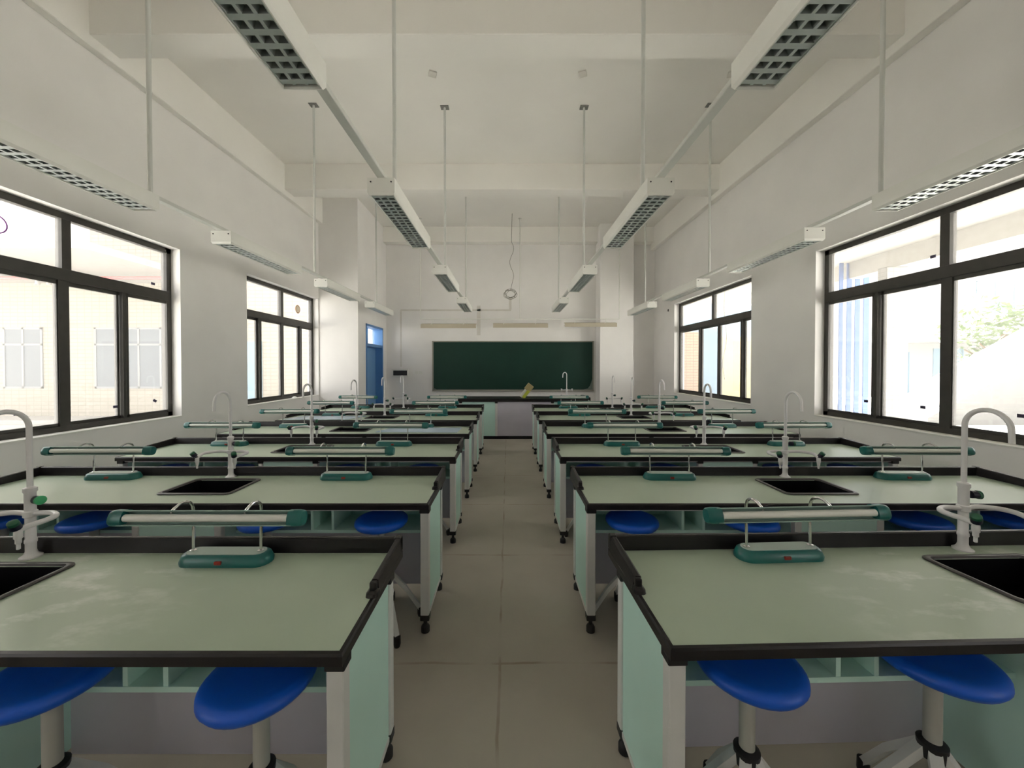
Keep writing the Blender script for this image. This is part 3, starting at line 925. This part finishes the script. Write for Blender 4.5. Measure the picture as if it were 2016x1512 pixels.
# leaning bundle on the teacher's bench
bd = thing('wrapped_roll', "tan and yellow wrapped roll leaning on the teacher's bench", 'roll', (.30, 8.30, TZ + .012))
bd.rotation_euler = (0, R(38), 0)
MB().lathe([(.05, .0), (.055, .01), (.055, .22)], seg=14).build('clear_end', CLEARP, bd, True)
MB().box(.0, .07, -.062, -.045, .02, .22, .004).build('yellow_label', YELG, bd)
MB().box(-.075, .075, -.06, .06, .20, .36, .01).build('card_end', CARD, bd)

# ------------------------------------------------------------------ blue sheets
def sheet(pts, label):
    cx_ = sum(p[0] for p in pts) / 4; cy_ = sum(p[1] for p in pts) / 4
    lo = [(x - cx_, y - cy_, 0) for x, y in pts]
    o = MB().loft([lo, [(a, b, .006) for a, b, _ in lo]]).build('plastic_sheet', SHEET, None, loc=(cx_, cy_, BZ + .0035))
    tag(o, label, 'plastic sheet')
sheet([(-1.62, 4.52), (-.62, 4.50), (-.60, 4.83), (-1.50, 4.84)], 'pale blue plastic sheet on the fourth bench left of the aisle')
sheet([(-3.42, 5.60), (-2.42, 5.60), (-2.28, 5.97), (-3.30, 5.97)], 'blue-white plastic sheet on the fifth bench near the left windows')

# ------------------------------------------------------------------ stickers on the panes
SXL, SXR = FXL + .004, FXR - .004
def on_glass(X, px_, py_): return on_plane_x(X, px_, py_)
stk = [(-1, 32, 815, 'dark tape square low on the widest left window pane'), (-1, 226, 801, 'dark tape square on the middle sash of the near left window'),
       (-1, 304, 789, 'tilted dark tape square on the right sash of the near left window'), (-1, 303, 559, 'dark tape square on the upper right pane of the near left window'),
       (1, 1834, 506, 'dark tape square on the upper left pane of the near right window'), (1, 1706, 790, 'dark tape square low on the narrow sash of the near right window'),
       (1, 1818, 802, 'dark tape square low on the second sash of the near right window'), (1, 2012, 819, 'dark tape square low on the wide pane of the near right window')]
for s, px_, py_, lab in stk:
    X = (FXL + .0) if s < 0 else (FXR - .0)
    p = on_glass(X + s * .018, px_, py_)
    o = MB().box(-.002, .002, -.024, .024, -.015, .015, 0).build('tape_square', STICK, None, loc=p)
    if 'tilted' in lab: o.rotation_euler = (R(-30), 0, 0)
    tag(o, lab, 'sticker', 'dark tape squares on the window panes')
def ring(p, ro, ri, m_, centre, name, lab):
    n = 28
    root = MB()
    A = [(0.002 * q, ro * math.cos(2 * math.pi * k / n), ro * math.sin(2 * math.pi * k / n)) for q in (1,) for k in range(n)]
    def L(r, x): return [(x, r * math.cos(2 * math.pi * k / n), r * math.sin(2 * math.pi * k / n)) for k in range(n)]
    root.loft([L(ri, -.002), L(ro, -.002), L(ro, .002), L(ri, .002), L(ri, -.002)], False, False, m=m_)
    if centre: root.loft([L(ri, -.0012), L(ri, .0012)], m=centre)
    o = root.build(name, m_, None, loc=p)
    tag(o, lab, 'sticker')
ring(on_glass(FXL - .03, -6, 441), .085, .075, PURP, None, 'ring_sticker', 'purple ring drawn on the upper left window pane')
ring(on_glass(FXL - .03, 587, 609), .088, .072, BRNR, PEACH, 'round_sticker', 'round peach sticker with brown rim on the far left window')
# shadowless crumb of plaster on the far left sill
o = MB().lathe([(.06, 0), (.045, .015), (.02, .03), (.005, .034)], seg=9).build('plaster_lump', WHITE, None, loc=(XL - .05, 7.55, ZS + .013))
tag(o, 'small white plaster lump on the far left window sill', 'plaster')

# ------------------------------------------------------------------ outside, left: facing wing of the school
struct(MB().box(-60, 60, -30, 80, -0.35, -0.16).build('ground', GROUND))
GZ = -0.16
FY = 12.0
bl = thing('school_wing', 'cream tiled school wing outside the left windows', 'building', (-12, FY, GZ))
MB().box(-10, 8.0, 0, .4, 0, 11.5).build('facade', TILE, bl)  # unseen upper part made taller so its shadow covers the courtyard
def ext_window(par, x0, x1, z0, z1, panes, m_frame, m_glass, y=0.0):
    f = MB()
    f.box(x0, x1, y - .03, y + .02, z0, z0 + .06).box(x0, x1, y - .03, y + .02, z1 - .06, z1)
    f.box(x0, x0 + .06, y - .03, y + .02, z0, z1).box(x1 - .06, x1, y - .03, y + .02, z0, z1)
    f.box(x0, x1, y - .03, y + .02, z0 + (z1 - z0) * .72 - .03, z0 + (z1 - z0) * .72 + .03)
    for k in range(1, panes):
        xx = x0 + (x1 - x0) * k / panes
        f.box(xx - .03, xx + .03, y - .03, y + .02, z0, z1)
    fo = f.build('window', m_frame, par)
    MB().box(x0 + .01, x1 - .01, y - .012, y + .002, z0 + .01, z1 - .01).build('pane', m_glass, fo)
for x0, x1, n in ((-16.30, -15.03, 2), (-13.35, -10.5, 4), (-9.9, -8.9, 2)):
    if x0 > -10: continue
    ext_window(bl, x0 + 12, x1 + 12, .87 - GZ, 2.84 - GZ, n, OFRAME, OGLASS)
MB().box(12 - 8.45, 12 - 7.95, -.03, .02, 0, 2.55).build('door', OBLUE2, bl)
bal = thing('balcony', 'white balcony of the school wing seen through the near left window', 'balcony', (-12, 8.4, 4.28))
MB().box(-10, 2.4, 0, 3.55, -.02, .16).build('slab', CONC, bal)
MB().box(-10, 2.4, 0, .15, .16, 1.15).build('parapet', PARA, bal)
for x in (-6.4, -0.6):
    MB().box(x - .25, x + .25, .05, .5, -4.4, -.02).build('post', TILE, bal) if x < -5 else None
for x in (-1.25, -0.95):
    MB().tube([(x + .6, 1.6, -.02), (x + .6, 1.6, -.5)], .05, 10).build('drain_pipe', CONC, bal, True)
o = MB().tube([(-20, 10.4, 4.06), (-8.3, 10.4, 4.06)], .04, 10).build('fire_pipe', REDP, None, True)
tag(o, 'long red pipe under the balcony outside the left windows', 'pipe')
# low kerb and debris strip at the foot of the facade
o = MB().box(-22, -4.2, 11.0, 11.95, GZ, -.02, .01).build('kerb', CONC, None)
struct(o); o.name = 'trim_10'

# ------------------------------------------------------------------ outside, right
struct(MB().box(XR + T, 7.5, YB, 13.0, 3.78, 4.1).build('trim_11', CONC))          # corridor roof
struct(MB().box(7.25, 7.5, YB, 13.0, 3.45, 3.78).build('trim_12', CONC))           # edge beam
struct(MB().box(XR + T, 7.6, YB, 13.0, GZ, -.05).build('trim_13', CONC))           # corridor floor
co = MB().box(7.08, 7.50, 6.95, 7.13, -.05, 3.45, .01).build('tiled_column', TILEW, None)
tag(co, 'white tiled corridor column outside the near right window', 'column')
fin_x = [(1651, 1659), (1666, 1676), (1682, 1692), (1699, 1710)]
for k, (a, b) in enumerate(fin_x):
    d = 7.9 - .0 * k
    xa, xb = (a - VPX) * d / F_PX, (b - VPX) * d / F_PX
    o = MB().box(xa, xb, d, d + .02, -.05, 3.78, .003).build('louvre_fin', OBLUE, None)
    tag(o, ['leftmost of the four blue upright fins outside the near right window', 'second blue upright fin from the left outside the near right window',
            'third blue upright fin from the left outside the near right window', 'rightmost blue upright fin, next to the white tiled column'][k], 'fin', 'blue upright fins outside')
pb = MB().box(XR + T + .02, 5.14, 10.0, 10.4, -.05, 2.52, .01).build('brick_pier', TILEB, None)
tag(pb, 'orange brick pier outside the far right window', 'pier')
pb2 = MB().box(5.30, 5.75, 10.1, 10.14, -.05, 2.6).build('blue_door', OBLUE2, None)
tag(pb2, 'pale blue door panel outside the far right window', 'door panel')
yw = MB().box(8.5, 14, 18, 18.4, GZ, 3.0).build('yellow_wall', YELL, None)
tag(yw, 'pale yellow garden wall beyond the far right window', 'wall')
# hanging wires outside the far window
wr = MB().tube(smooth_path([(5.55, 9.5, 3.78), (5.53, 9.5, 3.0), (5.60, 9.5, 2.3), (5.50, 9.5, 1.7), (5.56, 9.5, 1.25)], 4), .012, 6).build('loose_wire', CABLE, None, True)
tag(wr, 'loose grey wire dangling outside the far right window', 'wire')

# stairs
SY, SX0 = 11.0, 12.3
stt = thing('outdoor_stair', 'white outdoor staircase rising to the right behind the corridor', 'staircase', (SX0, SY, GZ))
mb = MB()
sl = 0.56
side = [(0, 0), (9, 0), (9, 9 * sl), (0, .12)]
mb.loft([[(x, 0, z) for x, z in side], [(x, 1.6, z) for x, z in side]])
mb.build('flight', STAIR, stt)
rl = MB()
rl.tube([(0, -.03, 1.25), (9, -.03, 9 * sl + 1.15)], .03, 8)
rl.tube([(0, -.03, .32), (9, -.03, 9 * sl + .22)], .02, 8)
x = 0.25
while x < 8.9:
    rl.box(x - .012, x + .012, -.042, -.018, x * sl + .1, x * sl + 1.22)
    x += .25
rl.build('railing', RAILW, stt)
MB().box(-.07, .07, -.1, .04, 0, 1.42, .01).build('newel_post', PARA, stt)

fb = thing('white_building', 'white school building with blue windows beyond the right windows', 'building', (30, 22, GZ))
MB().box(-9, 25, 0, .5, 0, 3.1).box(-9, 25, -2.0, .5, 3.1, 3.5).box(-9, 25, 0, .5, 3.5, 17).build('facade', PARA, fb)  # upper wall raised to cast shade over the stair area
for x0, x1, z0, z1 in ((-2.3, .0, 4.8, 6.8), (1.6, 3.8, 5.9, 7.6), (-7.2, -6.2, .0, 2.6), (-4.8, -3.0, .0, 2.8), (6, 8.5, 5.2, 7.2)):
    ext_window(fb, x0, x1, z0, z1, 2, OBLUE2, OBLUE2)
bb = thing('blue_building', 'pale blue building front beyond the far right window', 'building', (14, 26, GZ))
MB().box(-6.0, 4, 0, .4, 0, 15).build('facade', OBLUE2, bb)  # height raised to lengthen its shadow on the yard
MB().box(-2.5, -.4, -.03, .02, .2, 2.6).build('window', OBLUE, bb)

# tree
tr = thing('tree', 'leafy green tree behind the outdoor staircase', 'tree', (19.4, 14.5, GZ))
tk = MB()
tk.tube(smooth_path([(0, 0, 0), (.1, 0, 1.0), (-.05, .1, 2.0), (0, 0, 3.0)], 3), [.16] * 4 + [.12] * 3 + [.08] * 3, 8)
for k in range(6):
    a = k * 1.05
    tk.tube([(0, 0, 1.2 + k * .2), (1.0 * math.cos(a), 1.0 * math.sin(a), 2.0 + k * .22)], [.06, .025], 6)
tk.build('trunk', BARK, tr, True)
lv = MB()
rr = random.Random(11)
blobs = [(rr.uniform(-1.5, 1.5), rr.uniform(-1.2, 1.2), rr.uniform(1.2, 3.9), rr.uniform(.45, .8)) for _ in range(20)]
for bx_, by_, bz_, br_ in blobs:
    for _ in range(110):
        v = Vector((rr.gauss(0, 1), rr.gauss(0, 1), rr.gauss(0, 1))).normalized() * br_ * rr.uniform(.55, 1.08)
        c_ = Vector((bx_, by_, bz_)) + v
        u = Vector((rr.gauss(0, 1), rr.gauss(0, 1), rr.gauss(0, 1))).normalized()
        w_ = u.orthogonal().normalized()
        l = rr.uniform(.09, .16)
        q = [c_ - u * l, c_ + w_ * l * .45, c_ + u * l, c_ - w_ * l * .45]
        vv = [lv.bm.verts.new(p) for p in q]
        lv.bm.faces.new(vv)
fo = lv.build('foliage', LEAF, tr)
